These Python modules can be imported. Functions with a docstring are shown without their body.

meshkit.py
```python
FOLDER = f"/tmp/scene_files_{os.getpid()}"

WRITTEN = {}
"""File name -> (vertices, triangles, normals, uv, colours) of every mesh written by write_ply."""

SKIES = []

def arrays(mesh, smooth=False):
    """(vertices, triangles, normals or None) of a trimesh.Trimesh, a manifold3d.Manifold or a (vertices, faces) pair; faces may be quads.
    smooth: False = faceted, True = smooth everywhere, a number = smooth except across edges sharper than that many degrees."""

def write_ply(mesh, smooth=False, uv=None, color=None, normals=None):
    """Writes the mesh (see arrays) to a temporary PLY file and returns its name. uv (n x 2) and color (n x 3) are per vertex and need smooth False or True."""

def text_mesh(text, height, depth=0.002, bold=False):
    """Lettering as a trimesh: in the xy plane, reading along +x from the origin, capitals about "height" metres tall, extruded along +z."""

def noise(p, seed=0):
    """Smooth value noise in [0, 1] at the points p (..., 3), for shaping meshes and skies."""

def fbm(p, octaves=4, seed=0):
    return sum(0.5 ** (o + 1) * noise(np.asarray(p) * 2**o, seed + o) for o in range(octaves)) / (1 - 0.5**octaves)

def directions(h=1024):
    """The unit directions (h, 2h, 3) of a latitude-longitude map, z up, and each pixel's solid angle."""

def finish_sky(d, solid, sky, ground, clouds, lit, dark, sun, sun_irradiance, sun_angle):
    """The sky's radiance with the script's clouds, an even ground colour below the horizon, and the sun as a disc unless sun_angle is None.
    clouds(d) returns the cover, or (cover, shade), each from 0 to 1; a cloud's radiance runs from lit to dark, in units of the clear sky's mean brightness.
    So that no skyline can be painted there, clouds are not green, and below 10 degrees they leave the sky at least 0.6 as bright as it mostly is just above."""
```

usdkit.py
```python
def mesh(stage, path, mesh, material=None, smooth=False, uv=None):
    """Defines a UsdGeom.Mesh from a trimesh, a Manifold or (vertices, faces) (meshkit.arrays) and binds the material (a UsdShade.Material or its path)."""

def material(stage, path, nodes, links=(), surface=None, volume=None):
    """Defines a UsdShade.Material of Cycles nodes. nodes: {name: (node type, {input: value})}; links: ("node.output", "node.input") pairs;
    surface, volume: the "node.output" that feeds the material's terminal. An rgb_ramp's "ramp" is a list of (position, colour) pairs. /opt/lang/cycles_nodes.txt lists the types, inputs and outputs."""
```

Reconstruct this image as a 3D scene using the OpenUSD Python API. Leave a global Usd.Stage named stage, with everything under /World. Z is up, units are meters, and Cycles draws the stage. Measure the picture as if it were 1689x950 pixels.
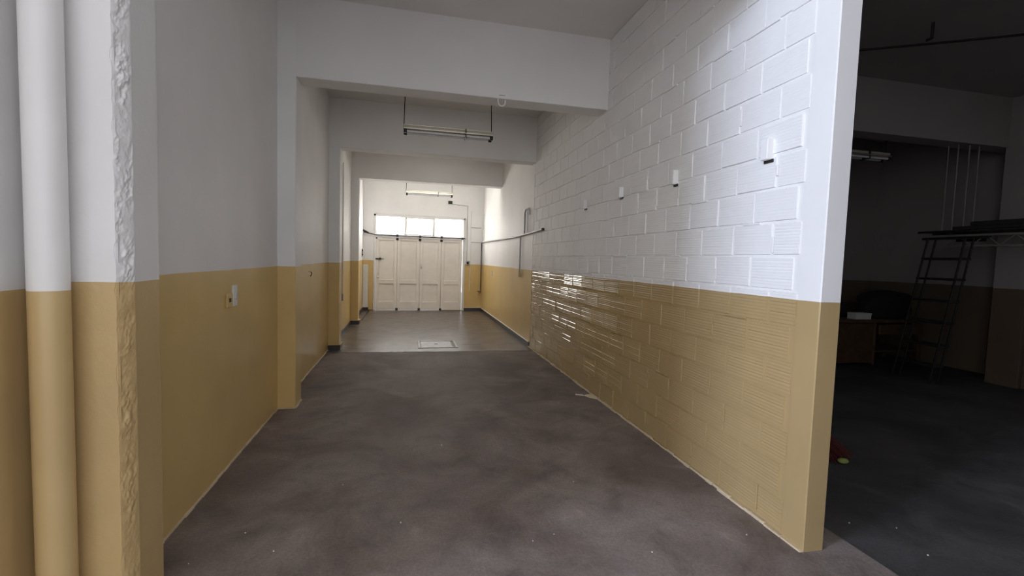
import math, random
import numpy as np, trimesh
import meshkit, usdkit
from pxr import Usd, UsdGeom, UsdLux, Gf, Sdf

random.seed(7); rng = np.random.default_rng(7)
stage = Usd.Stage.CreateInMemory()
UsdGeom.SetStageUpAxis(stage, 'Z'); UsdGeom.SetStageMetersPerUnit(stage, 1.0)
UsdGeom.Xform.Define(stage, '/World'); stage.SetDefaultPrim(stage.GetPrimAtPath('/World'))
UsdGeom.Scope.Define(stage, '/World/Looks')

# ------------------------------------------------------------------ camera, light, exposure
F_PX, YAW, PITCH, ROLL, EYE = 765.4, 0.22086, -0.06091, 0.030615, (0.0, 0.0, 1.6)
cam = UsdGeom.Camera.Define(stage, '/World/camera')
cyw, syw, cp, sp = math.cos(YAW), math.sin(YAW), math.cos(PITCH), math.sin(PITCH)
fw = np.array([syw*cp, cyw*cp, sp]); rt = np.array([cyw, -syw, 0.0]); up = np.cross(rt, fw)
cr, sr = math.cos(ROLL), math.sin(ROLL)
rt, up = rt*cr + up*sr, -rt*sr + up*cr
cam.AddTransformOp().Set(Gf.Matrix4d(*rt, 0, *up, 0, *(-fw), 0, *EYE, 1))
cam.CreateHorizontalApertureAttr(36.0); cam.CreateVerticalApertureAttr(36.0*950/1689)
cam.CreateFocalLengthAttr(36.0*F_PX/1689); cam.CreateFStopAttr(0.0)
cam.CreateClippingRangeAttr((0.05, 500.0)); cam.CreateExposureAttr(0.2)

dome = UsdLux.DomeLight.Define(stage, '/World/sky')
dome.CreateColorAttr((0.97, 0.98, 1.03)); dome.CreateIntensityAttr(0.52)

def rect_light(name, pos, aim, w, h, intensity, color):
    l = UsdLux.RectLight.Define(stage, '/World/' + name)
    p = np.array(pos, float); z = p - np.array(aim, float); z /= np.linalg.norm(z)
    x = np.cross([0, 0, 1.0], z); x /= np.linalg.norm(x); y = np.cross(z, x)
    l.AddTransformOp().Set(Gf.Matrix4d(*x, 0, *y, 0, *z, 0, *p, 1))
    l.CreateWidthAttr(w); l.CreateHeightAttr(h); l.CreateIntensityAttr(intensity); l.CreateColorAttr(color)
    return l
# unseen daylight source, placed behind and left of the camera to light the block wall
AIM = np.array([2.2, 4.0, 3.0]); DIRN = np.array([-0.905, -0.40, 0.135])
rect_light('unseen_daylight', AIM + 14.0*DIRN, AIM, 2.2, 1.3, 92.0, (0.74, 0.87, 1.16))
WINDOW_GLOW = 11.0
FILL_GLOW = (10.0, 1.9, 1.3)  # strength of the fill panes added above the inner bays

# ------------------------------------------------------------------ helpers
def free(path):
    if not stage.GetPrimAtPath(path): return path
    k = 1
    while stage.GetPrimAtPath(f'{path}_{k:03d}'): k += 1
    return f'{path}_{k:03d}'
def ppath(parent): return '/World' if parent is None else str(parent.GetPath())
def tag(prim, label=None, cat=None, group=None, kind=None):
    for k, v in (('label', label), ('category', cat), ('group', group), ('kind', kind)):
        if v: prim.SetCustomDataByKey(k, v)
    return prim
def thing(name, label, cat, group=None, kind=None, loc=(0, 0, 0)):
    x = UsdGeom.Xform.Define(stage, free('/World/' + name)); x.AddTranslateOp().Set(Gf.Vec3d(*map(float, loc)))
    return tag(x.GetPrim(), label, cat, group, kind)
def obj(name, mesh, m, parent=None, label=None, cat=None, group=None, kind=None, smooth=30):
    """World-space mesh; it is put under parent, whose own place is taken off."""
    if isinstance(mesh, list): mesh = trimesh.util.concatenate(mesh)
    if parent is not None:
        q = parent; off = np.zeros(3)
        while q.GetPath() != Sdf.Path('/World'):
            if q.IsA(UsdGeom.Xform):
                off += np.array(UsdGeom.Xformable(q).GetLocalTransformation().ExtractTranslation())
            q = q.GetParent()
        if np.any(off):
            mesh = mesh.copy(); mesh.apply_translation(-off)
    p = usdkit.mesh(stage, free(ppath(parent) + '/' + name), mesh, m, smooth=smooth).GetPrim()
    return tag(p, label, cat, group, kind)
def box(x0, x1, y0, y1, z0, z1, b=0.0):
    if b <= 0:
        m = trimesh.creation.box([x1-x0, y1-y0, z1-z0]); m.apply_translation([(x0+x1)/2, (y0+y1)/2, (z0+z1)/2]); return m
    b = min(b, (x1-x0)*.45, (y1-y0)*.45, (z1-z0)*.45)
    pts = []
    for sx in (0, 1):
        for sy in (0, 1):
            for sz in (0, 1):
                X, Y, Z = (x0, x1)[sx], (y0, y1)[sy], (z0, z1)[sz]
                dx, dy, dz = (b, -b)[sx], (b, -b)[sy], (b, -b)[sz]
                pts += [(X, Y+dy, Z+dz), (X+dx, Y, Z+dz), (X+dx, Y+dy, Z)]
    return trimesh.convex.convex_hull(np.array(pts))
def bar(a, b, w, h=None):
    """Square bar between two points."""
    a, b = np.array(a, float), np.array(b, float); L = np.linalg.norm(b-a)
    m = box(-w/2, w/2, -(h or w)/2, (h or w)/2, 0, L, min(w, h or w)*.15)
    m.apply_transform(trimesh.geometry.align_vectors([0, 0, 1], (b-a)/L)); m.apply_translation(a); return m
def tube(pts, r, n=10):
    pts = np.array(pts, float)
    parts = []
    for a, b in zip(pts[:-1], pts[1:]):
        parts.append(trimesh.creation.cylinder(radius=r, segment=[a, b], sections=n))
    for p in pts[1:-1]:
        s = trimesh.creation.icosphere(1, r); s.apply_translation(p); parts.append(s)
    return trimesh.util.concatenate(parts)
def curve(pts, r, n=8):
    """One smooth swept tube through the points."""
    p = np.array(pts, float); t = np.gradient(p, axis=0); t /= np.linalg.norm(t, axis=1, keepdims=True)
    ref = np.array([0.31, 0.17, 0.93]); a = np.cross(t, ref); a /= np.linalg.norm(a, axis=1, keepdims=True); b = np.cross(t, a)
    ang = np.arange(n)*2*np.pi/n
    v = (p[:, None] + r*(np.cos(ang)[None, :, None]*a[:, None] + np.sin(ang)[None, :, None]*b[:, None])).reshape(-1, 3)
    f = []
    for i in range(len(p)-1):
        for j in range(n):
            k = (j+1) % n; f += [[i*n+j, (i+1)*n+k, i*n+k], [i*n+j, (i+1)*n+j, (i+1)*n+k]]
    c0, c1 = len(v), len(v)+1; v = np.vstack([v, p[0], p[-1]])
    for j in range(n):
        k = (j+1) % n; f += [[c0, j, k], [c1, (len(p)-1)*n+k, (len(p)-1)*n+j]]
    m = trimesh.Trimesh(v, f, process=False)
    m.fix_normals(); return m
def cyl(a, b, r, n=20): return trimesh.creation.cylinder(radius=r, segment=[a, b], sections=n)

# ------------------------------------------------------------------ materials
def mat(name, nodes, links, surface): return usdkit.material(stage, '/World/Looks/' + name, nodes, links, surface=surface)
def plain(name, col, rough=.5, metal=0.0, bump=0.0, scale=80, var=.12, vscale=6.0, **kw):
    c = np.array(col, float)
    n = {'g': ('geometry', {}), 'n': ('noise_texture', {'scale': vscale, 'detail': 4.0}),
         'r': ('rgb_ramp', {'ramp': [(.25, tuple(c*(1-var))), (.75, tuple(np.minimum(c*(1+var), .95)))]}),
         'p': ('principled_bsdf', {'roughness': rough, 'metallic': metal, **kw})}
    l = [('g.position', 'n.vector'), ('n.fac', 'r.fac'), ('r.color', 'p.base_color')]
    if bump:
        n['n2'] = ('noise_texture', {'scale': scale, 'detail': 4.0}); n['b'] = ('bump', {'strength': 1.0, 'distance': bump})
        l += [('g.position', 'n2.vector'), ('n2.fac', 'b.height'), ('b.normal', 'p.normal')]
    return mat(name, n, l, 'p.BSDF')
WHITE, YELLOW = (.86, .85, .835), (.70, .50, .205)
def two_tone(name, zp, rw=.6, ry=.3, bump=.0008, scale=45, wob=.006, white=WHITE, yellow=YELLOW, spec=.5):
    """Wall paint: yellow enamel dado up to height zp, white distemper above; roller texture."""
    n = {'g': ('geometry', {}), 's': ('separate_xyz', {}), 'nw': ('noise_texture', {'scale': 3.0, 'detail': 5.0}),
         'a': ('math', {'math_type': 'multiply_add', 'value2': wob*2, 'value3': -wob}), 'z': ('math', {'math_type': 'add'}),
         'c': ('math', {'math_type': 'greater_than', 'value2': zp}),
         'nv': ('noise_texture', {'scale': 1.7, 'detail': 6.0, 'roughness': .6}),
         'ry': ('rgb_ramp', {'ramp': [(.3, tuple(np.array(yellow)*.93)), (.7, tuple(np.array(yellow)*1.06))]}),
         'rw': ('rgb_ramp', {'ramp': [(.3, tuple(np.array(white)*.96)), (.7, tuple(np.array(white)*1.03))]}),
         'm': ('mix_color', {}), 'rr': ('map_range', {'to_min': ry, 'to_max': rw}),
         'nb': ('noise_texture', {'scale': scale, 'detail': 6.0, 'roughness': .6}), 'b': ('bump', {'strength': 1.0, 'distance': bump}),
         'p': ('principled_bsdf', {'specular_ior_level': spec})}
    l = [('g.position', 's.vector'), ('g.position', 'nw.vector'), ('nw.fac', 'a.value1'), ('s.z', 'z.value1'), ('a.value', 'z.value2'),
         ('z.value', 'c.value1'), ('g.position', 'nv.vector'), ('nv.fac', 'ry.fac'), ('nv.fac', 'rw.fac'), ('c.value', 'm.fac'),
         ('ry.color', 'm.a'), ('rw.color', 'm.b'), ('m.result', 'p.base_color'), ('c.value', 'rr.value'), ('rr.result', 'p.roughness'),
         ('g.position', 'nb.vector'), ('nb.fac', 'b.height'), ('b.normal', 'p.normal')]
    return mat(name, n, l, 'p.BSDF')
M_LEFT = two_tone('paint_left', 1.462)
M_BRICK = two_tone('paint_brick', 1.418, rw=.65, ry=.085, bump=.0002, scale=70, yellow=(.445, .322, .158))
M_RIGHT = two_tone('paint_right_far', 1.418, ry=.3)
M_PIPE = two_tone('paint_pipe', 1.432, rw=.5, ry=.35, bump=.0003, yellow=(.60, .435, .21))
M_PILLAR = two_tone('paint_pillar', 1.46, bump=.0025, scale=22, ry=.4, white=(.80, .79, .78), yellow=(.56, .40, .19))
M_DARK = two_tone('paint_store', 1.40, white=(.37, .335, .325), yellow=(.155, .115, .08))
M_CEIL = plain('ceiling_paint', (.80, .78, .75), .8, bump=.001, scale=40, var=.05, vscale=1.5)
M_BEAM = plain('beam_paint', (.85, .84, .82), .7, bump=.001, scale=40, var=.04, vscale=1.5)
M_FILLET = plain('plaster_fillet', (.62, .50, .33), .7, bump=.003, scale=60)
M_SKIRT = plain('skirting_dark', (.055, .045, .042), .4)
M_DOOR = plain('door_paint', (.88, .835, .77), .45, bump=.0003, scale=120, var=.04)
M_DOORTRIM = plain('frame_paint', (.78, .77, .75), .5, var=.03)
M_STEEL = plain('dark_steel', (.05, .05, .055), .45, metal=.6)
M_BLACK = plain('black_plastic', (.015, .015, .016), .5)
M_WHITEP = plain('white_plastic', (.78, .78, .75), .4, var=.04)
M_CREAM = plain('cream_plastic', (.62, .52, .36), .5, var=.05)
M_GREYPIPE = plain('grey_pipe', (.42, .42, .43), .45, var=.08)
M_LAMP = plain('lamp_metal', (.48, .45, .38), .35, metal=.0, var=.06)
M_TUBE = plain('tube_glass', (.82, .83, .84), .12, var=.02)
M_BRASS = plain('brass', (.6, .42, .18), .35, metal=.9)
M_CONC = plain('pale_plaster', (.6, .56, .5), .8, bump=.004)
M_WOOD = plain('dark_wood', (.10, .055, .03), .5, var=.3, vscale=9)
M_CLOTH = plain('black_cloth', (.012, .012, .014), .85)
M_TRUSS = plain('pale_truss_metal', (.32, .31, .28), .45, metal=.3)
M_IRON = plain('black_iron', (.02, .019, .018), .55)
M_BOARD = plain('dark_board', (.03, .027, .024), .7)
M_RED = plain('red_bristle', (.10, .012, .010), .6)
M_LIME = plain('lime_plastic', (.30, .36, .10), .4)
def floor_mat(name, lo, hi, r0, r1, bump, sc=.9, streak=(1, 1, 1), spec=.5, con=1.0):
    n = {'g': ('geometry', {}), 'mp': ('mapping', {'scale': streak}), 'n1': ('noise_texture', {'scale': sc, 'detail': 9.0, 'roughness': .62, 'distortion': .6}),
         'n2': ('noise_texture', {'scale': 60.0, 'detail': 5.0, 'roughness': .7}), 'n3': ('noise_texture', {'scale': sc*2.6, 'detail': 8.0, 'roughness': .68, 'distortion': .5}),
         'r1': ('rgb_ramp', {'ramp': [(.36, lo), (.64, hi)]}), 'r3': ('rgb_ramp', {'ramp': [(.32, (1-.32*con,)*3), (.48, (1, 1, 1)), (.60, (1+.10*con,)*3), (.70, (1+.42*con,)*3)]}),
         'r2': ('rgb_ramp', {'ramp': [(.3, (.8, .8, .8)), (.7, (1.2, 1.2, 1.2))]}),
         'm1': ('mix_color', {'blend_type': 'multiply', 'fac': 1.0, 'use_clamp': False}), 'm2': ('mix_color', {'blend_type': 'multiply', 'fac': 1.0, 'use_clamp': False}),
         'rr': ('map_range', {'from_min': .3, 'from_max': .7, 'to_min': r0, 'to_max': r1}),
         'b': ('bump', {'strength': 1.0, 'distance': bump}), 'b2': ('bump', {'strength': 1.0, 'distance': bump*6}),
         'p': ('principled_bsdf', {'specular_ior_level': spec})}
    l = [('g.position', 'mp.vector'), ('mp.vector', 'n1.vector'), ('g.position', 'n2.vector'), ('mp.vector', 'n3.vector'), ('n1.fac', 'r1.fac'), ('n2.fac', 'r2.fac'), ('n3.fac', 'r3.fac'),
         ('r1.color', 'm1.a'), ('r3.color', 'm1.b'), ('m1.result', 'm2.a'), ('r2.color', 'm2.b'), ('m2.result', 'p.base_color'),
         ('n3.fac', 'rr.value'), ('rr.result', 'p.roughness'), ('n2.fac', 'b.height'), ('b.normal', 'b2.normal'), ('n3.fac', 'b2.height'), ('b2.normal', 'p.normal')]
    return mat(name, n, l, 'p.BSDF')
M_FLOOR = floor_mat('rough_concrete', (.158, .122, .107), (.262, .221, .198), .58, .82, .0012, spec=.3, con=1.05, sc=1.15)
M_FLOOR2 = floor_mat('painted_concrete', (.085, .068, .062), (.10, .083, .076), .27, .36, .00003, sc=1.2, con=.2)
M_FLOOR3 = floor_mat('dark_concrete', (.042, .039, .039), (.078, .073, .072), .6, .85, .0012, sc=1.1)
M_PLATE = plain('cover_plate', (.26, .25, .25), .35, var=.25, vscale=14, metal=.2, bump=.001, scale=50)
def pane_mat(name, glow, col):
    return mat(name, {'p': ('principled_bsdf', {'base_color': (.8, .8, .8), 'roughness': .4, 'emission_color': col, 'emission_strength': glow})}, [], 'p.BSDF')
M_PANE = pane_mat('frosted_pane', WINDOW_GLOW, (1.0, .975, .94))

# ------------------------------------------------------------------ numbers of the building
XL, XC, XR, XT = -1.286, -1.115, 2.2, 2.34         # left wall face, its columns, brick wall face, its back
Y0, Y1, Y2, Y3, YF = 2.165, 5.075, 8.135, 11.155, 14.08
CD = .27                                            # depth of a column and beam
ZB, ZC = 3.345, 4.13
S = 'structure'

# floors
fl = thing('floor', 'dark blotchy concrete floor of the passage, worn and dusty near the front', 'floor', kind=S)
obj('concrete_slab', box(-6, 2.55, -6, 7.93, -.12, 0), M_FLOOR, fl)
obj('painted_slab', box(-1.5, 2.4, 7.93, YF+.3, -.12, .004), M_FLOOR2, fl, label='smoother brown painted concrete in front of the garage door')
edge = []
for i in range(60):                                 # ragged lip where the smooth screed ends
    x = XL + .1 + (XR-XL-.1)*i/60
    edge.append(box(x, x+.062, 7.90-.03*rng.random(), 7.95, -.01, .0035+.002*rng.random(), .002))
obj('screed_lip', edge, M_FLOOR2, fl)
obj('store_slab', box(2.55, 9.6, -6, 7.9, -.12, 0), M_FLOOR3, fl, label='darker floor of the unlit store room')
obj('threshold_slab', box(-4, 6, YF+.3, 22, -.12, -.03), M_FLOOR, fl)

# ceiling and beams
ce = thing('ceiling', 'greyish white plastered ceiling crossed by deep beams', 'ceiling', kind=S)
FILL_PANES = [(11.52, 12.35, FILL_GLOW[0]), (9.25, 10.25, FILL_GLOW[1]), (6.15, 7.15, FILL_GLOW[2])]   # added fill panes hidden in the ceiling: y range, glow
RX0, RX1 = -.15, 1.15
ys = sorted([Y0, YF+.3] + [v for r_ in FILL_PANES for v in r_[:2]])
for ya, yb in zip(ys[0::2], ys[1::2]): obj('slab', box(-1.6, XT+.2, ya, yb, ZC, ZC+.15), M_CEIL, ce)
for ya, yb, _ in FILL_PANES:
    obj('slab', box(-1.6, RX0, ya, yb, ZC, ZC+.15), M_CEIL, ce); obj('slab', box(RX1, XT+.2, ya, yb, ZC, ZC+.15), M_CEIL, ce)
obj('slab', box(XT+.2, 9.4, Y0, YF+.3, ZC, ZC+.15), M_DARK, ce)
for i, (ya, yb, glow) in enumerate(FILL_PANES):  # added panes behind the beams, glowing to brighten the inner bays
    w = thing(f'window_{i+4}', ('added glowing pane in the ceiling, out of view, fill light for the bay of the garage door', 'added glowing pane in the ceiling, out of view, fill light for the third bay', 'added glowing pane in the ceiling, out of view, fill light for the second bay')[i], 'roof light', kind=S)
    obj('frame', [box(RX0, RX1, ya, ya+.04, ZC+.02, ZC+.16), box(RX0, RX1, yb-.04, yb, ZC+.02, ZC+.16), box(RX0, RX0+.04, ya+.04, yb-.04, ZC+.02, ZC+.16), box(RX1-.04, RX1, ya+.04, yb-.04, ZC+.02, ZC+.16)], M_BEAM, w)
    obj('pane', box(RX0+.03, RX1-.03, ya+.03, yb-.03, ZC+.10, ZC+.11), pane_mat(f'fill_pane_{i+1}', glow, (1.0, .96, .90)), w)
for y, zb, xa in ((Y0, 3.58, XC), (Y1, ZB, XC), (Y2, ZB, XC), (Y3, ZB, XC)):
    obj('beam', box(xa-.03, XR+.005, y+.001, y+CD-.001, zb, ZC+.02, .006), M_BEAM, ce)
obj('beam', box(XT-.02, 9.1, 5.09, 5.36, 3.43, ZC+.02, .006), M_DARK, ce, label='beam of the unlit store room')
obj('unseen_hall_roof', box(-6.2, 9.4, -6, Y0, 5.9, 6.05), M_CEIL, ce)  # roof out of view, placed to shut out the sky overhead
obj('header', box(-6.2, 9.4, Y0, Y0+.2, ZC, 5.95), M_BEAM, ce)
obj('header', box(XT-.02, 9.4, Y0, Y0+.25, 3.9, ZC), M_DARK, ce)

# left wall
wl = thing('wall_left', 'left passage wall with yellow dado below white and three shallow columns', 'wall', kind=S)
obj('wall_panel', box(XL-.2, XL, Y0+.02, YF+.2, -.05, ZC), M_LEFT, wl)
obj('wall_panel', box(-6.2, XL-.05, Y0, Y0+.2, -.05, 5.95), M_PILLAR, wl)
for y in (Y1, Y2, Y3):
    obj('column', box(XL-.05, XC, y, y+CD, -.05, ZC, .008), M_LEFT, wl)
# small pier projecting towards the camera, with the drain pipe in its corner
obj('trim_2', box(-1.95, -1.425, 1.70, Y0-.001, -.05, 5.9, .006), M_PIPE, label='grey and yellow painted pier left of the drain pipe', cat='pier', kind=S)
# nearest column with its knocked-off, replastered corner
obj('column', [box(XL-.1, XC-.025, Y0, Y0+CD, -.05, 5.9, .006), box(XL-.1, XC, Y0+.062, Y0+CD, -.05, 5.9, .006)], M_PILLAR, wl, label='nearest column with a broken and patched corner')
def broken_corner():
    nz, nu = 900, 26
    z = np.linspace(0, 4.0, nz); u = np.linspace(0, 1, nu)
    Zg, Ug = np.meshgrid(z, u, indexing='ij')
    a, b = np.array([XC-.03, Y0-.002]), np.array([XC+.002, Y0+.068])
    nrm = np.array([.9, -.42]); nrm /= np.linalg.norm(nrm)
    P = np.stack([Zg*0, Zg*0, Zg], -1)
    lump = meshkit.fbm(np.stack([Ug*4+3, Zg*0+1.3, Zg*22], -1), 4, 3)
    lump2 = meshkit.noise(np.stack([Ug*2, Zg*0+7, Zg*6.5], -1), 5)
    amp = np.where(Zg > 1.45, .020, .009)*np.clip((lump2-.22)*2.2, 0.1, 1)
    prof = np.sin(np.pi*Ug)**.6
    jag = (meshkit.fbm(np.stack([Zg*0, Zg*0, Zg*14], -1), 3, 9)-.5)*.018
    fine = meshkit.fbm(np.stack([Ug*9+3, Zg*0+4.3, Zg*70], -1), 3, 13)-.5
    d = prof*(amp*(lump*2-1)+.003+.010*fine*np.clip(amp/.015, .3, 1.2))
    ww = np.clip(Ug, 0, 1)
    P[..., 0] = a[0]+(b[0]-a[0])*ww + nrm[0]*d + jag*(1-Ug)*1.0
    P[..., 1] = a[1]+(b[1]-a[1])*ww + nrm[1]*d
    v = P.reshape(-1, 3); f = []
    i, j = np.meshgrid(np.arange(nz-1), np.arange(nu-1), indexing='ij')
    q = np.stack([i*nu+j, i*nu+j+1, (i+1)*nu+j+1, (i+1)*nu+j], -1).reshape(-1, 4)
    return trimesh.Trimesh(v, np.vstack([q[:, [0, 1, 2]], q[:, [0, 2, 3]]]), process=False)
obj('broken_corner', broken_corner(), M_PILLAR, wl, smooth=50, label='rough crumbled plaster edge of the nearest column')
def fillet(path, w=.011, h=.014):
    out = []
    for (x0, y0), (x1, y1) in zip(path[:-1], path[1:]):
        n = max(1, int(math.hypot(x1-x0, y1-y0)/.12))
        for k in range(n):
            t0, t1 = k/n, (k+1)/n
            ww = w*(.6+.7*rng.random()); hh = h*(.6+.7*rng.random())
            xa, xb, ya, yb = x0+(x1-x0)*t0, x0+(x1-x0)*t1, y0+(y1-y0)*t0, y0+(y1-y0)*t1
            out.append(box(min(xa, xb)-ww*(abs(x1-x0) < 1e-6), max(xa, xb)+ww*(abs(x1-x0) < 1e-6), min(ya, yb)-ww*(abs(y1-y0) < 1e-6), max(ya, yb)+ww*(abs(y1-y0) < 1e-6), -.01, hh, .006))
    return out
obj('plaster_fillet', fillet([(XL, Y0+CD), (XL, Y1), (XC, Y1), (XC, Y1+CD)]) + fillet([(XL, Y1+CD), (XL, Y2)]), M_FILLET, wl, label='pale ragged plaster line along the foot of the wall')
# dark skirtings of the far bays
sk = thing('baseboard_left', 'dark low skirting round the farther left columns', 'skirting board', kind=S)
for y in (Y2, Y3):
    obj('skirting', box(XL, XC+.022, y-.018, y, .0, .085, .004), M_SKIRT, sk)
    obj('skirting', box(XC, XC+.022, y, y+CD, .0, .085, .004), M_SKIRT, sk)
    obj('skirting_cap', box(XC, XC+.03, y-.005, y+CD, .085, .10, .004), M_FILLET, sk)
obj('skirting', box(XL, XL+.02, Y2+CD, Y3-.018, .0, .085, .004), M_SKIRT, sk)
obj('skirting', box(XL, XL+.02, Y3+CD, YF, .0, .085, .004), M_SKIRT, sk)
obj('skirting', box(XL+.02, -.96, YF-.02, YF, .0, .085, .004), M_SKIRT, sk)
obj('floor_strip', box(-1.11, -1.075, Y3+.75, YF-.3, .0, .012, .003), M_BLACK, sk)

# right wall: plaster core, end pier, ribbed hollow blocks
wr = thing('wall_right', 'right passage wall of ribbed hollow blocks painted white over glossy yellow', 'wall', kind=S)
BY0, BY1 = 2.255, 8.19
obj('wall_core', box(XR+.008, XT, Y0-.06, BY1+.03, -.05, ZC), M_BRICK, wr)
obj('end_pier', box(XR-.001, XT-.001, 2.098, BY0-.002, -.04, 3.9, .006), M_BRICK, wr, label='smooth plastered end of the block wall')
PITCH_Y, PITCH_Z, GAP = .3555, .2075, .013
def block(y0, y1, z0, z1, d, yaw, tip, amp, plain_face):
    lobed = z0 < 1.4; nr = 9 if lobed else 10; hz = z1-z0
    zs, ds = [0.0], [0.0]
    bev = .006
    zs.append(bev); ds.append(1.0)
    for r in range(nr):
        a, b = bev+(hz-2*bev)*r/nr, bev+(hz-2*bev)*(r+1)/nr
        if lobed:                                     # rounded ribs in three bands
            deep = 1.7 if r % 3 == 2 else 1.0
            prof = ((.18, -.05), (.32, .03), (.64, -.36), (1.0, -1.1*deep))
        else:
            deep = 1.6 if r in (2, 6) else .9+.1*(r % 3)
            prof = ((.16, 0.0), (.72, 0.02), (.9, -deep))
        for t, q in prof:
            zs.append(a+(b-a)*t); ds.append(('r', q))
    ds[-1] = 1.0; zs.append(hz); ds.append(0.0)
    base = -.016
    dep = [base if v == 0.0 else (0.0 if v == 1.0 else v[1]*amp) for v in ds]
    ys = [y0, y0+.006, y1-.006, y1]
    n = len(zs); V = []
    for iy, y in enumerate(ys):
        for k in range(n):
            p = dep[k] if iy in (1, 2) else base
            if p > base: p += d + yaw*(y-(y0+y1)/2) + tip*(zs[k]-hz/2)
            V.append((XR - p, y, z0+zs[k]))
    Fq = []
    for iy in range(3):
        for k in range(n-1):
            a = iy*n+k; Fq.append((a, a+1, a+n+1, a+n))
    Fq = np.array(Fq); Fc = np.vstack([Fq[:, [0, 1, 2]], Fq[:, [0, 2, 3]]])
    m = trimesh.Trimesh(np.array(V), Fc, process=False)
    if m.face_normals[:, 0].mean() > 0: m.invert()
    return m
def px_of(P):
    d = np.array(P, float)-np.array(EYE); w = d@fw
    return 844.5+F_PX*(d@rt)/w, 475-F_PX*(d@up)/w
cells = []
for k in range(20):
    z0 = .012+PITCH_Z*k
    first = 2.47 if k % 2 == 0 else 2.645
    y = first-PITCH_Y*2
    while y < BY1-.03:
        a, b = max(y, BY0), min(y+PITCH_Y, BY1)
        if b-a > .05: cells.append((a, b, z0, min(z0+PITCH_Z, ZC)))
        y += PITCH_Y
seen = []
for (a, b, z0, z1) in cells:
    (u0, v0), (u1, v1), (u2, v2) = px_of((XR, a, z0)), px_of((XR, b, z0)), px_of((XR, a, z1))
    area = abs((u0-u1)*(v0-v2)) if 0 < v0 < 960 or 0 < v2 < 950 else 0
    hid = (z0+z1)/2 > ZB and a > Y1                  # behind the second beam
    if hid: area *= .02
    seen.append(area)
order = np.argsort(seen)[::-1]
rest, proud = [], []
for rank, ci in enumerate(order):
    a, b, z0, z1 = cells[ci]
    r = np.random.default_rng(1000+int(ci))
    smoothf = z0 > 2.4 and r.random() < .6
    amp = r.uniform(.0005, .0012) if smoothf else ((r.uniform(.0020, .0032) if a > 4.4 else r.uniform(.0009, .0020)) if z0 < 1.4 else r.uniform(.0008, .0019))
    far = (a > 4.2 and z0 > 1.6) or z0 > 2.75         # joints here are filled flush
    GAP = .0045 if far else .013
    if far: amp = min(amp, .0008)
    m = block(a+GAP/2*r.uniform(.5, 1.2), b-GAP/2*r.uniform(.5, 1.2), z0+GAP/2*r.uniform(.4, 1.2), z1-GAP/2*r.uniform(.4, 1.2), r.uniform(-.0022, .0035)*(.5 if far else 1), r.normal(0, .008), r.normal(0, .014), amp, smoothf)
    if rank < 299: obj('brick', m, M_BRICK, wr, smooth=48)
    else: rest.append(m)
    if r.random() < .6:                                # ... and of the bed joint
        g0, g1 = sorted(r.uniform(0, 1, 2))
        if g1-g0 > .45: proud.append(box(XR-r.uniform(-.001, .004), XR+.012, a+(b-a)*g0, a+(b-a)*g1, z1-.004, z1+.009, .003))
    if r.random() < .6:                              # mortar squeezed proud of the upright joint
        h0, h1 = sorted(r.uniform(0, 1, 2)); 
        if h1-h0 > .3: proud.append(box(XR-r.uniform(.001, .006), XR+.012, b-.008, b+.008, z0+(z1-z0)*h0, z0+(z1-z0)*h1, .003))
if rest: obj('far_bricks', rest, M_BRICK, wr, kind='stuff', smooth=48)
obj('mortar_squeeze', proud, M_BRICK, wr, kind='stuff')
ft = []
y = 2.1
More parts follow.
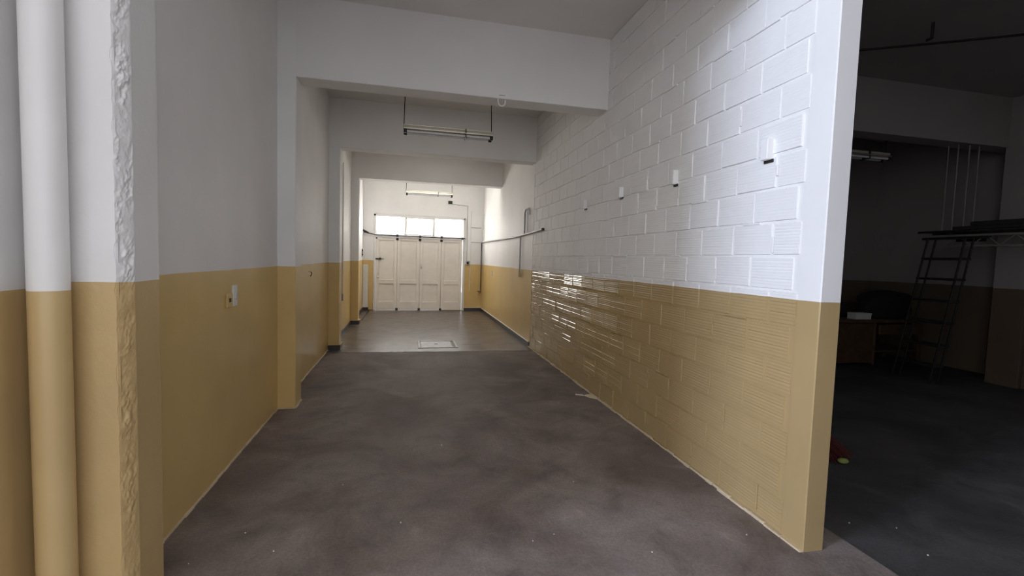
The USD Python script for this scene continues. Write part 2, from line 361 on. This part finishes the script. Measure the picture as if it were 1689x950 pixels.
while y < BY1:
    L = rng.uniform(.05, .16); ft.append(box(XR-rng.uniform(.006, .024), XR+.01, y, y+L, -.01, rng.uniform(.006, .022), .005)); y += L
obj('plaster_fillet', ft, M_FILLET, wr, label='pale ragged plaster line along the foot of the block wall')
obj('far_panel', box(XR, XT, BY1+.005, YF+.2, -.05, ZC), M_RIGHT, wr, label='smooth plastered stretch of the right wall beyond the blocks')
sk2 = thing('baseboard_right', 'dark low skirting with a pale top line along the smooth right wall', 'skirting board', kind=S)
obj('skirting', box(XR-.02, XR, BY1+.03, YF, 0, .088, .004), M_SKIRT, sk2)
obj('skirting_cap', box(XR-.022, XR, BY1+.03, YF, .088, .104, .004), M_WHITEP, sk2)
obj('skirting', box(1.66, XR-.02, YF-.02, YF, 0, .088, .004), M_SKIRT, sk2)
obj('skirting_cap', box(1.66, XR-.022, YF-.022, YF, .088, .104, .004), M_WHITEP, sk2)

# far wall with the garage door and its three lights
DX0, DX1 = -.945, 1.585
wf = thing('wall_far', 'white end wall above and beside the garage door', 'wall', kind=S)
obj('wall_panel', box(-1.5, DX0-.05, YF, YF+.2, -.05, ZC), M_LEFT, wf)
obj('wall_panel', box(DX1+.075, 2.4, YF, YF+.2, -.05, ZC), M_RIGHT, wf)
obj('wall_panel', box(DX0-.05, DX1+.075, YF, YF+.2, 2.80, ZC), M_LEFT, wf)
obj('pilaster', box(-1.125, -1.0, YF-.035, YF, .02, 1.47, .004), M_LEFT, wf)
tr = thing('trim_1', 'white painted frame round the garage door and its fanlights', 'door frame', kind=S)
obj('jamb', box(DX0-.05, DX0+.01, YF-.03, YF+.1, 0, 2.80, .004), M_DOORTRIM, tr)
obj('jamb', box(DX1+.018, DX1+.08, YF-.03, YF+.1, 0, 2.80, .004), M_DOORTRIM, tr)
obj('head', box(DX0-.05, DX1+.08, YF-.03, YF+.1, 2.745, 2.82, .004), M_DOORTRIM, tr)
obj('transom', box(DX0, DX1+.02, YF-.02, YF+.1, 2.155, 2.225, .004), M_DOORTRIM, tr)
WX = [DX0+.01, -.105, .735, DX1+.018]
for i in range(3):
    w = thing(f'window_{i+1}', 'bright frosted fanlight over the garage door, ' + ('left of three', 'middle one, opening sash with thicker frame', 'right of three')[i], 'window', kind=S)
    a, b = WX[i]+.012, WX[i+1]-.012
    t = .03 if i == 1 else .014
    z0, z1 = 2.225, 2.745
    yf = YF+.01 if i != 1 else YF-.005
    obj('frame', [box(a-.012, a+t, yf, yf+.04, z0, z1, .003), box(b-t, b+.012, yf, yf+.04, z0, z1, .003), box(a, b, yf, yf+.04, z0, z0+t, .003), box(a, b, yf, yf+.04, z1-t, z1, .003)], M_DOORTRIM, w)
    obj('pane', box(a+t-.004, b-t+.004, yf+.018, yf+.024, z0+t-.004, z1-t+.004), M_PANE, w)
d = thing('door_1', 'wide off-white wooden garage door of four hinged leaves', 'garage door', kind=S)
E4 = [DX0+.012, -.325, .325, .955, DX1]
LY = YF+.0
for i in range(4):
    a, b = E4[i]+.004, E4[i+1]-.004
    leaf = tag(UsdGeom.Xform.Define(stage, free(str(d.GetPath())+'/leaf')).GetPrim())
    st = .085
    zt, zb = 2.15, .012
    rails = [(zb, .255), (.79, .90), (2.06, zt)]
    sl = [box(a, a+st, LY, LY+.045, zb, zt, .004), box(b-st, b, LY, LY+.045, zb, zt, .004)]
    for r0, r1 in rails: sl.append(box(a+st-.002, b-st+.002, LY, LY+.044, r0, r1, .003))
    obj('frame', sl, M_DOOR, leaf)
    obj('upper_panel', box(a+st-.006, b-st+.006, LY+.028, LY+.040, .895, 2.065), M_DOOR, leaf)
    obj('lower_panel', box(a+st-.006, b-st+.006, LY+.028, LY+.040, .25, .805), M_DOOR, leaf)
    # bead round each panel
    bd = []
    for r0, r1 in ((.255, .80), (.90, 2.06)):
        x0, x1 = a+st, b-st
        bd += [box(x0, x1, LY+.014, LY+.03, r0, r0+.012, .003), box(x0, x1, LY+.014, LY+.03, r1-.012, r1, .003), box(x0, x0+.012, LY+.014, LY+.03, r0, r1, .003), box(x1-.012, x1, LY+.014, LY+.03, r0, r1, .003)]
    obj('bead', bd, M_DOOR, leaf)
    if i < 3: obj('cover_strip', box(b-.018, b+.02, LY+.046, LY+.06, zb, zt, .003), M_DOOR, leaf)
for x in E4[1:4]:
    for z in (.03, .93, 2.10): obj('hinge', [box(x-.035, x+.035, LY-.006, LY+.002, z-.035, z+.035, .002), cyl((x, LY-.008, z-.04), (x, LY-.008, z+.04), .008, 8)], M_STEEL if z != .93 else M_DOOR, d)
for z in (2.11,): obj('hinge', box(E4[0]+.0, E4[0]+.04, LY-.006, LY+.002, z-.02, z+.02, .002), M_STEEL, d)
obj('door_latch', [box(-.955, -.76, LY-.02, LY, 1.49, 1.53, .004), cyl((-.93, LY-.03, 1.51), (-.70, LY-.03, 1.51), .009), box(-.83, -.79, LY-.035, LY, 1.475, 1.545, .003)], M_STEEL, d, label='dark sliding bolt at the left edge')
obj('door_handle', [box(.35, .40, LY-.012, LY, 1.24, 1.40, .004), cyl((.375, LY-.05, 1.30), (.375, LY, 1.30), .012), trimesh.creation.icosphere(2, .028).apply_translation((.375, LY-.06, 1.30))], M_WHITEP, d, label='pale knob at the middle of the door')
obj('door_knob', [cyl((-.86, LY-.03, .98), (-.86, LY, .98), .014), trimesh.creation.icosphere(2, .03).apply_translation((-.86, LY-.04, .98)), box(-.875, -.845, LY-.006, LY, 1.03, 1.11, .003)], M_WHITEP, d, label='pale round knob on the left leaf')
obj('threshold', box(.96, DX1+.02, LY-.03, LY+.03, .0, .018, .003), M_WOOD, d)

# white board in the corner left of the door
obj('corner_board', box(XL+.005, -1.13, YF-.025, YF, .09, 1.335, .004), M_WHITEP, label='narrow white board in the corner left of the garage door', cat='board')
# locking rod across the door
rod = thing('locking_rod', 'long dark steel rod fixed across the top of the garage door', 'locking rod')
obj('rod', tube([(XL+.02, YF-.075, 2.265), (-.93, YF-.075, 2.20), (1.64, YF-.075, 2.185)], .014, 8), M_STEEL, rod)
obj('wall_bracket', [bar((XL, YF-.11, 2.32), (-1.13, YF-.075, 2.24), .05, .03)], M_BLACK, rod)
for x in E4[1:4]: obj('clip', [box(x-.03, x+.03, YF-.10, YF-.02, 2.165, 2.225, .004)], M_STEEL, rod)
obj('pointed_end', trimesh.convex.convex_hull(np.array([(1.55, YF-.075+sy*.03, 2.185+sz*.035) for sy in (-1, 1) for sz in (-1, 1)] + [(1.69, YF-.075, 2.185)])), M_BLACK, rod)
obj('bolt_handle', [box(XL, XL+.018, 13.70, 13.73, 1.56, 1.78, .004), box(XL, XL+.035, 13.70, 13.73, 1.60, 1.63, .004), box(XL, XL+.035, 13.70, 13.73, 1.72, 1.75, .004)], M_BLACK, label='small black upright handle on the left wall beside the garage door', cat='handle')

# ------------------------------------------------------------------ things on the walls
dp = thing('drain_pipe', 'fat upright drain pipe painted white over yellow in front of the nearest column', 'pipe', loc=(-1.322, 2.085, 0))
obj('pipe_barrel', cyl((-1.322, 2.085, 0), (-1.322, 2.085, 4.1), .061, 40), M_PIPE, dp)
for z in (3.2,): obj('pipe_clamp', [cyl((-1.322, 2.085, z-.015), (-1.322, 2.085, z+.015), .066, 40)], M_STEEL, dp)

sw = thing('light_switch', 'white upright switch plate with a small painted box beside it on the yellow left wall', 'light switch', loc=(XL, 3.86, 1.26))
obj('switch_plate', box(XL, XL+.014, 3.83, 3.915, 1.185, 1.345, .004), M_WHITEP, sw)
obj('rocker', box(XL+.012, XL+.02, 3.855, 3.89, 1.24, 1.29, .003), M_WHITEP, sw)
obj('painted_box', box(XL, XL+.012, 3.715, 3.825, 1.185, 1.285, .004), M_LEFT, sw)
obj('box_hole', box(XL+.008, XL+.014, 3.75, 3.785, 1.225, 1.255), M_BLACK, sw)
hk = thing('wall_hook', 'tiny dark screw hook on the second bay of the yellow left wall', 'hook', loc=(XL, 6.57, 1.33))
obj('shank', cyl((XL-.01, 6.57, 1.36), (XL+.03, 6.57, 1.36), .006, 8), M_CREAM, hk)
obj('hook', curve([(XL+.03, 6.57, 1.36), (XL+.04, 6.57, 1.34), (XL+.035, 6.57, 1.315), (XL+.02, 6.57, 1.30)], .006), M_BLACK, hk)
cd = thing('conduit', 'thin white conduit running up the left wall behind the second column', 'conduit', loc=(XL, 9.7, 0))
obj('tube', tube([(XL+.012, 9.75, .82), (XL+.012, 9.75, 3.4)], .011), M_WHITEP, cd)
obj('switch_box', box(XL, XL+.03, 9.71, 9.79, .68, .82, .004), M_GREYPIPE, cd)

def block_stub(y, z, h, w, label):
    t = thing('fixing_block', label, 'wooden block', 'fixing blocks in a row on the block wall', loc=(XR, y, z))
    obj('block', box(XR-.045, XR+.01, y-w/2, y+w/2, z-h/2, z+h/2, .004), M_BRICK, t)
    obj('painted_shadow', box(XR-.010, XR+.01, y-w/2-.01, y+w/2+.005, z-h/2-.016, z-h/2+.004), M_BLACK, t)  # black strip standing in for the shadow under the block
block_stub(2.54, 2.335, .13, .06, 'white painted fixing block on the block wall nearest the plastered end')
block_stub(3.58, 2.335, .12, .04, 'slim white painted fixing block on the block wall, second from the near end')
block_stub(4.61, 2.345, .11, .05, 'white painted fixing block on the block wall, third from the near end')
block_stub(5.63, 2.33, .11, .05, 'white painted fixing block on the block wall farthest from the camera')

pp = thing('wall_pipe', 'grey surface pipe along the right wall with a riser loop and a drop', 'pipe', loc=(XR, 9, 2.1))
xp = XR-.03
obj('main_pipe', tube([(xp, YF-.02, 2.095), (xp, 9.4, 2.075), (xp, 7.47, 2.12)], .018), M_GREYPIPE, pp)
obj('riser', tube([(xp, 8.72, 2.08), (xp, 8.72, 2.50), (xp, 8.66, 2.56), (xp, 8.42, 2.56), (xp, 8.36, 2.50), (xp, 8.36, 2.44)], .016), M_GREYPIPE, pp)
obj('riser', tube([(xp, 8.50, 2.08), (xp, 8.50, 2.5)], .012), M_WHITEP, pp)
obj('drop', tube([(xp, 9.02, 2.08), (xp, 9.02, 1.34)], .016), M_GREYPIPE, pp)
obj('drop_end', cyl((xp, 9.02, 1.26), (xp, 9.02, 1.36), .026, 12), M_CREAM, pp)
obj('end_plug', cyl((xp, 7.45, 2.12), (xp, 7.50, 2.12), .024, 12), M_STEEL, pp)
tp = thing('water_tap', 'small dark tap on a thin pipe in the right corner beside the garage door', 'tap', loc=(2.14, YF, .55))
obj('supply_pipe', tube([(2.165, YF-.02, 2.09), (2.165, YF-.02, .56), (2.12, YF-.02, .54)], .010), M_STEEL, tp)
obj('tap_body', [cyl((2.12, YF-.02, .54), (2.10, YF-.10, .54), .018, 10), cyl((2.10, YF-.10, .54), (2.10, YF-.11, .47), .014, 10)], M_BRASS, tp)
obj('tap_handle', [cyl((2.105, YF-.07, .54), (2.105, YF-.07, .60), .008, 8), box(2.06, 2.15, YF-.082, YF-.058, .595, .612, .004)], M_STEEL, tp)
ot = thing('wall_outlet', 'small cream outlet low on the right wall near the garage door', 'outlet', loc=(XR, 12.3, 1.22))
obj('plate', box(XR-.014, XR, 12.26, 12.38, 1.15, 1.28, .004), M_CREAM, ot)
obj('socket', box(XR-.02, XR-.01, 12.29, 12.35, 1.19, 1.25, .003), M_WHITEP, ot)
c2 = thing('conduit', 'thin white conduit upright on the right wall close to the far corner', 'conduit', loc=(XR, 13.8, 2.1))
obj('tube', tube([(XR-.014, 13.82, 2.12), (XR-.014, 13.82, 2.9)], .013), M_WHITEP, c2)
sn = thing('alarm_sensor', 'small black sensor box high on the end wall under the far lamp', 'sensor', loc=(1.19, YF, 3.25))
obj('body', box(1.13, 1.25, YF-.07, YF, 3.205, 3.285, .008), M_BLACK, sn)
obj('lens', box(1.16, 1.22, YF-.078, YF-.066, 3.225, 3.262, .006), M_STEEL, sn)
c3 = thing('conduit', 'thin grey wiring from the black sensor to the switch box beside the garage door', 'conduit', loc=(1.75, YF, 1.4))
obj('tube', tube([(1.26, YF-.01, 3.20), (1.72, YF-.01, 3.17), (1.725, YF-.01, 1.525)], .008), M_GREYPIPE, c3)
obj('tube', tube([(1.835, YF-.01, 3.02), (1.835, YF-.01, .62)], .009), M_WHITEP, c3)
obj('cross_tube', tube([(1.835, YF-.01, 2.53), (2.14, YF-.01, 2.53)], .008), M_GREYPIPE, c3)
obj('cross_tube', tube([(1.835, YF-.01, 2.09), (2.14, YF-.01, 2.09)], .008), M_GREYPIPE, c3)
sb = thing('switch_box', 'dark switch box on the end wall right of the garage door', 'switch', loc=(1.76, YF, 1.45))
obj('body', box(1.70, 1.81, YF-.05, YF, 1.40, 1.52, .006), M_GREYPIPE, sb)
obj('button', box(1.725, 1.785, YF-.062, YF-.045, 1.425, 1.495, .005), M_BLACK, sb)
hb = thing('cable_hook', 'white loop of cable hanging under the nearest full beam', 'hook', loc=(.97, Y1, ZB))
loop = [(.925, Y1+.02, ZB+.01), (.925, Y1+.02, ZB-.02)] + [(.965-.04*math.cos(a), Y1+.02, ZB-.03-.045*math.sin(a)) for a in np.linspace(0, math.pi, 12)] + [(1.005, Y1+.02, ZB-.01)]
obj('loop', curve(loop, .009), M_WHITEP, hb)
obj('clip', box(.93, 1.0, Y1-.006, Y1+.002, ZB+.03, ZB+.036, .002), M_GREYPIPE, hb)

# ------------------------------------------------------------------ lamps
def lamp(x0, x1, y, z, label, hang, tubes=True):
    t = thing('fluorescent_lamp', label, 'lamp', 'hanging fluorescent lamps', loc=((x0+x1)/2, y, z))
    obj('housing', [box(x0, x1, y-.055, y+.055, z, z+.055, .006), trimesh.convex.convex_hull(np.array([(x, y+s*w, zz) for x in (x0+.01, x1-.01) for s, w, zz in ((-1, .055, z+.02), (1, .055, z+.02), (-1, .10, z-.012), (1, .10, z-.012))]))], M_LAMP, t)
    for s in (-1, 1):
        yy = y+s*.055
        obj('tube', cyl((x0+.05, yy, z-.035), (x1-.05, yy, z-.035), .0165, 16), M_TUBE, t)
        for x in (x0+.03, x1-.03):
            obj('lamp_holder', box(x-.022, x+.022, yy-.02, yy+.02, z-.062, z-.008, .004), M_BLACK, t)
    obj('clip', box(x0+.68*(x1-x0), x0+.68*(x1-x0)+.012, y-.085, y+.085, z-.06, z+.06, .003), M_STEEL, t)
    for x, dx in ((x0+.01, .02), (x1-.02, -.02)):
        obj('hanger_rod', tube([(x, y, z+.05), (x+dx, y, hang)], .006, 8), M_STEEL, t)
    return t
lamp(-.10, 1.135, 6.6, 3.325, 'hanging twin-tube fluorescent lamp in the second bay, unlit', ZC)
lamp(-.10, 1.13, 12.6, 3.27, 'hanging twin-tube fluorescent lamp in front of the garage door wall, unlit', ZC)
lamp(5.65, 6.89, 5.62, 3.28, 'hanging fluorescent lamp in the dark store room right of the block wall', ZC)

# ------------------------------------------------------------------ on the passage floor
mc = thing('inspection_cover', 'square metal inspection cover with a small hole set in the passage floor', 'manhole cover', loc=(.54, 8.55, 0))
obj('frame', [box(.19, .89, 8.19, 8.23, 0, .012, .003), box(.19, .89, 8.88, 8.92, 0, .012, .003), box(.19, .23, 8.23, 8.88, 0, .012, .003), box(.85, .89, 8.23, 8.88, 0, .012, .003)], M_PLATE, mc)
obj('plate', box(.245, .80, 8.245, 8.865, -.005, .009, .003), M_PLATE, mc)
obj('gap', box(.805, .845, 8.25, 8.86, -.004, .0055), M_BLACK, mc)
obj('hole', cyl((.52, 8.55, 0), (.52, 8.55, .0105), .035, 16), M_BLACK, mc)
obj('floor_crack', box(1.0, 1.34, 8.50, 8.525, 0, .0052), M_BLACK, label='straight dark crack in the floor right of the inspection cover', cat='crack')
ch = thing('plaster_chip', 'pale broken plaster sliver lying at the foot of the block wall', 'plaster chip', loc=(2.08, 5.15, 0))
obj('sliver', trimesh.convex.convex_hull(np.array([(1.985, 5.185, 0), (1.995, 5.215, 0), (2.075, 5.165, 0), (2.08, 5.135, 0), (1.99, 5.20, .010), (2.06, 5.16, .014), (2.07, 5.145, .012)])), M_CONC, ch)
obj('lump', trimesh.convex.convex_hull(np.array([(2.075, 5.16, 0), (2.185, 5.10, 0), (2.185, 4.98, 0), (2.11, 5.06, 0), (2.17, 5.10, .035), (2.18, 5.03, .03), (2.10, 5.12, .022)])), M_FILLET, ch)
fk = []
for (x, y) in [(-.42, 3.31), (-.68, 2.61), (-.02, 2.77), (-.91, 3.85), (.86, 2.5), (.72, 2.46), (-1.07, 2.57), (-.88, 2.81), (1.35, 2.25), (2.9, 1.95), (1.2, 3.1), (.3, 3.9), (-.2, 2.3), (2.0, 2.3), (2.75, 2.3), (3.0, 2.2)]:
    r = np.random.default_rng(int(abs(x*1000+y*77)))
    m = trimesh.convex.convex_hull(r.normal(0, 1, (14, 3))*[.0028, .0028, .002]); m.apply_translation([x, y, .002]); fk.append(m)
obj('paint_flecks', fk, M_WHITEP, label='tiny white flecks of paint scattered over the near floor', cat='flecks', kind='stuff')

# ------------------------------------------------------------------ dark store room on the right
ws = thing('wall_side', 'dim walls of the unlit store room, yellow below grey', 'wall', kind=S)
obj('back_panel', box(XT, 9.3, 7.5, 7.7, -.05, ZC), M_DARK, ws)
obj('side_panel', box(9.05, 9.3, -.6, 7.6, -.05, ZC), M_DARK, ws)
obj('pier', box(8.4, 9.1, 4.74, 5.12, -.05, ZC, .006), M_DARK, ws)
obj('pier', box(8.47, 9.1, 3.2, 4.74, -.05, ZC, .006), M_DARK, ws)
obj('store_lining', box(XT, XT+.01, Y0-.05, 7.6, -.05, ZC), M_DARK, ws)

lf = thing('loft_truss', 'pale steel lattice joist carrying the storage loft in the dark room', 'truss')
X = 7.63
def tz(y): return 2.0 + .0
obj('bottom_chord', bar((X, 5.30, 1.985), (X, 3.3, 1.985), .03), M_TRUSS, lf)
obj('top_chord', bar((X, 5.50, 2.135), (X, 3.3, 2.135), .03), M_TRUSS, lf)
yy = 5.26; k = 0
while yy > 3.4:
    z0, z1 = (1.99, 2.13) if k % 2 == 0 else (2.13, 1.99)
    obj('lattice_rod', bar((X, yy, z0), (X, yy-.16, z1), .014), M_TRUSS, lf); yy -= .16; k += 1
obj('back_chord', bar((8.2, 5.50, 2.1), (8.2, 5.13, 2.1), .04), M_IRON, lf)
for y in (5.42, 5.2): obj('cross_bar', bar((7.62, y, 2.165), (8.39, y, 2.165), .035), M_IRON, lf)
obj('edge_bar', bar((7.60, 5.55, 2.10), (7.60, 4.72, 2.10), .035), M_IRON, lf)
lab = ['dark board at the bottom of the stack on the loft', 'dark board in the middle of the stack on the loft', 'dark top board of the stack on the loft']
for i, (y1, z0, z1) in enumerate([(5.52, 2.185, 2.215), (5.20, 2.217, 2.265), (4.98, 2.267, 2.325)]):
    obj('board', box(7.62+.01*i, 8.36, 3.3, y1, z0, z1, .006), M_BOARD, label=lab[i], cat='board', group='boards on the loft')
obj('pole', bar((7.605, 5.62, 2.20), (7.605, 4.95, 2.20), .03), M_IRON, label='thin dark pole sticking out from the loft edge', cat='pole')
for x, y, l in ((7.6, 5.30, 'first from left'), (7.62, 5.19, 'second from left'), (7.8, 5.17, 'third from left'), (7.95, 5.15, 'rightmost')):
    obj('hanger_rod', cyl((x, y, 2.2), (x, y, 3.44), .009, 8), M_TRUSS, label='thin pale hanger rod from store beam to loft, ' + l, cat='rod', group='loft hanger rods')

ld = thing('loft_ladder', 'black steel loft ladder with double rails in the dark store room', 'ladder', loc=(7.4, 5.1, 0))
for s, (yt, yb) in enumerate(((5.33, 5.62), (4.86, 5.10))):
    for dx in (0, .15):
        obj('rail', bar((7.32+dx, yb, 0), (7.40+dx, yt, 2.09), .022), M_IRON, ld)
for z in (1.80, 1.51, 1.20, .89, .56, .26):
    t = 1-z/2.09; y0, y1 = 4.86+.24*t, 5.33+.29*t; x = 7.40-.08*t
    obj('tread', box(x-.01, x+.17, y0-.02, y1+.02, z-.016, z+.016, .005), M_IRON, ld)

dk = thing('workbench', 'dark wooden bench with a drawer against the store room wall', 'bench', loc=(7.6, 6.3, 0))
obj('top', box(6.2, 8.76, 6.18, 6.95, .735, .785, .006), M_WOOD, dk)
for x in (6.25, 8.64):
    for y in (6.24, 6.83): obj('leg', box(x, x+.08, y, y+.08, 0, .735, .005), M_WOOD, dk)
obj('side_panel', box(7.66, 7.70, 6.22, 6.92, .02, .735, .004), M_WOOD, dk)
obj('front_panel', box(6.33, 7.66, 6.24, 6.27, .05, .735, .004), M_WOOD, dk)
dr = obj('drawer', box(7.74, 8.60, 6.20, 6.24, .53, .70, .006), M_WOOD, dk)
obj('knob', trimesh.creation.icosphere(1, .02).apply_translation((8.15, 6.185, .62)), M_STEEL, dr)
obj('shelf', box(7.70, 8.64, 6.26, 6.9, .22, .25, .004), M_WOOD, dk)
def lump(cx, cy, cz, rx, ry, rz, seed):
    m = trimesh.creation.icosphere(4, 1.0); v = m.vertices
    n = meshkit.fbm(v*1.6+seed, 4, seed)-.5
    v = v*(1+.45*n[:, None]); v = np.sign(v)*np.abs(v)**.8
    v = v*[rx, ry, rz]; v[:, 2] = np.maximum(v[:, 2], -rz*.8); v += [cx, cy, cz]
    m.vertices = v; m.apply_translation([0, 0, .785-m.bounds[0][2]]); return m
obj('black_bag', lump(8.15, 6.5, 1.0, .52, .24, .26, 3), M_CLOTH, label='large black sack heaped on the store room bench', cat='bag', smooth=True)
obj('black_bag', lump(7.32, 6.66, .93, .30, .17, .14, 8), M_CLOTH, label='smaller black bag lying left of the big sack on the bench', cat='bag', smooth=True)
bxp = thing('carton', 'small pale box standing at the front of the store room bench', 'box', loc=(7.4, 6.3, .785))
obj('box_body', box(7.25, 7.57, 6.22, 6.38, .785, .885, .004), M_WHITEP, bxp)
obj('lid', box(7.245, 7.575, 6.215, 6.385, .865, .892, .004), M_WHITEP, bxp)

br = thing('broom', 'red bristle broom with a lime green cap behind the end of the block wall', 'broom', loc=(3.5, 3.1, 0))
bris = []
r = np.random.default_rng(5)
for i in range(90):
    a = r.uniform(-.5, .5); b = r.uniform(-.5, .5)
    base = np.array([3.36+.05*r.normal(), 3.2+.03*r.normal(), .26]); tip = base+np.array([.20+.16*a, -.08+.1*b, -.235+.05*a])
    tip[2] = max(tip[2], .006); bris.append(bar(base, tip, .005))
obj('bristles', bris, M_RED, br, kind='stuff')
obj('head', box(3.26, 3.42, 3.14, 3.26, .24, .32, .02), M_RED, br)
cap = trimesh.creation.icosphere(3, 1.0); cap.vertices *= [.045, .035, .022]; cap.apply_translation((3.535, 3.05, .024))
obj('cap', cap, M_LIME, br, smooth=True)
obj('handle', cyl((3.33, 3.22, .28), (2.40, 3.9, 1.55), .012, 10), M_WOOD, br)

cbl = thing('ceiling_cable', 'thin dark cable strung under the store room ceiling with a hook', 'cable')
obj('cable', curve([(4.4+.28*i, 4.55-.17*i, 4.02-.012*math.sin(i*math.pi/8)) for i in range(9)], .012, 6), M_BLACK, cbl)
obj('hook', tube([(5.15, 3.83, 4.13), (5.16, 3.84, 3.98), (5.12, 3.86, 3.96)], .014, 6), M_BLACK, cbl)

# unseen wall behind the camera's right, placed to keep daylight off the store room
wn = thing('unseen_wall_near', 'unseen blank wall behind the camera, placed to shade the store room', 'wall', kind=S)
obj('wall_panel', box(1.7, 9.3, -.8, -.6, -.05, 5.95), M_DARK, wn)
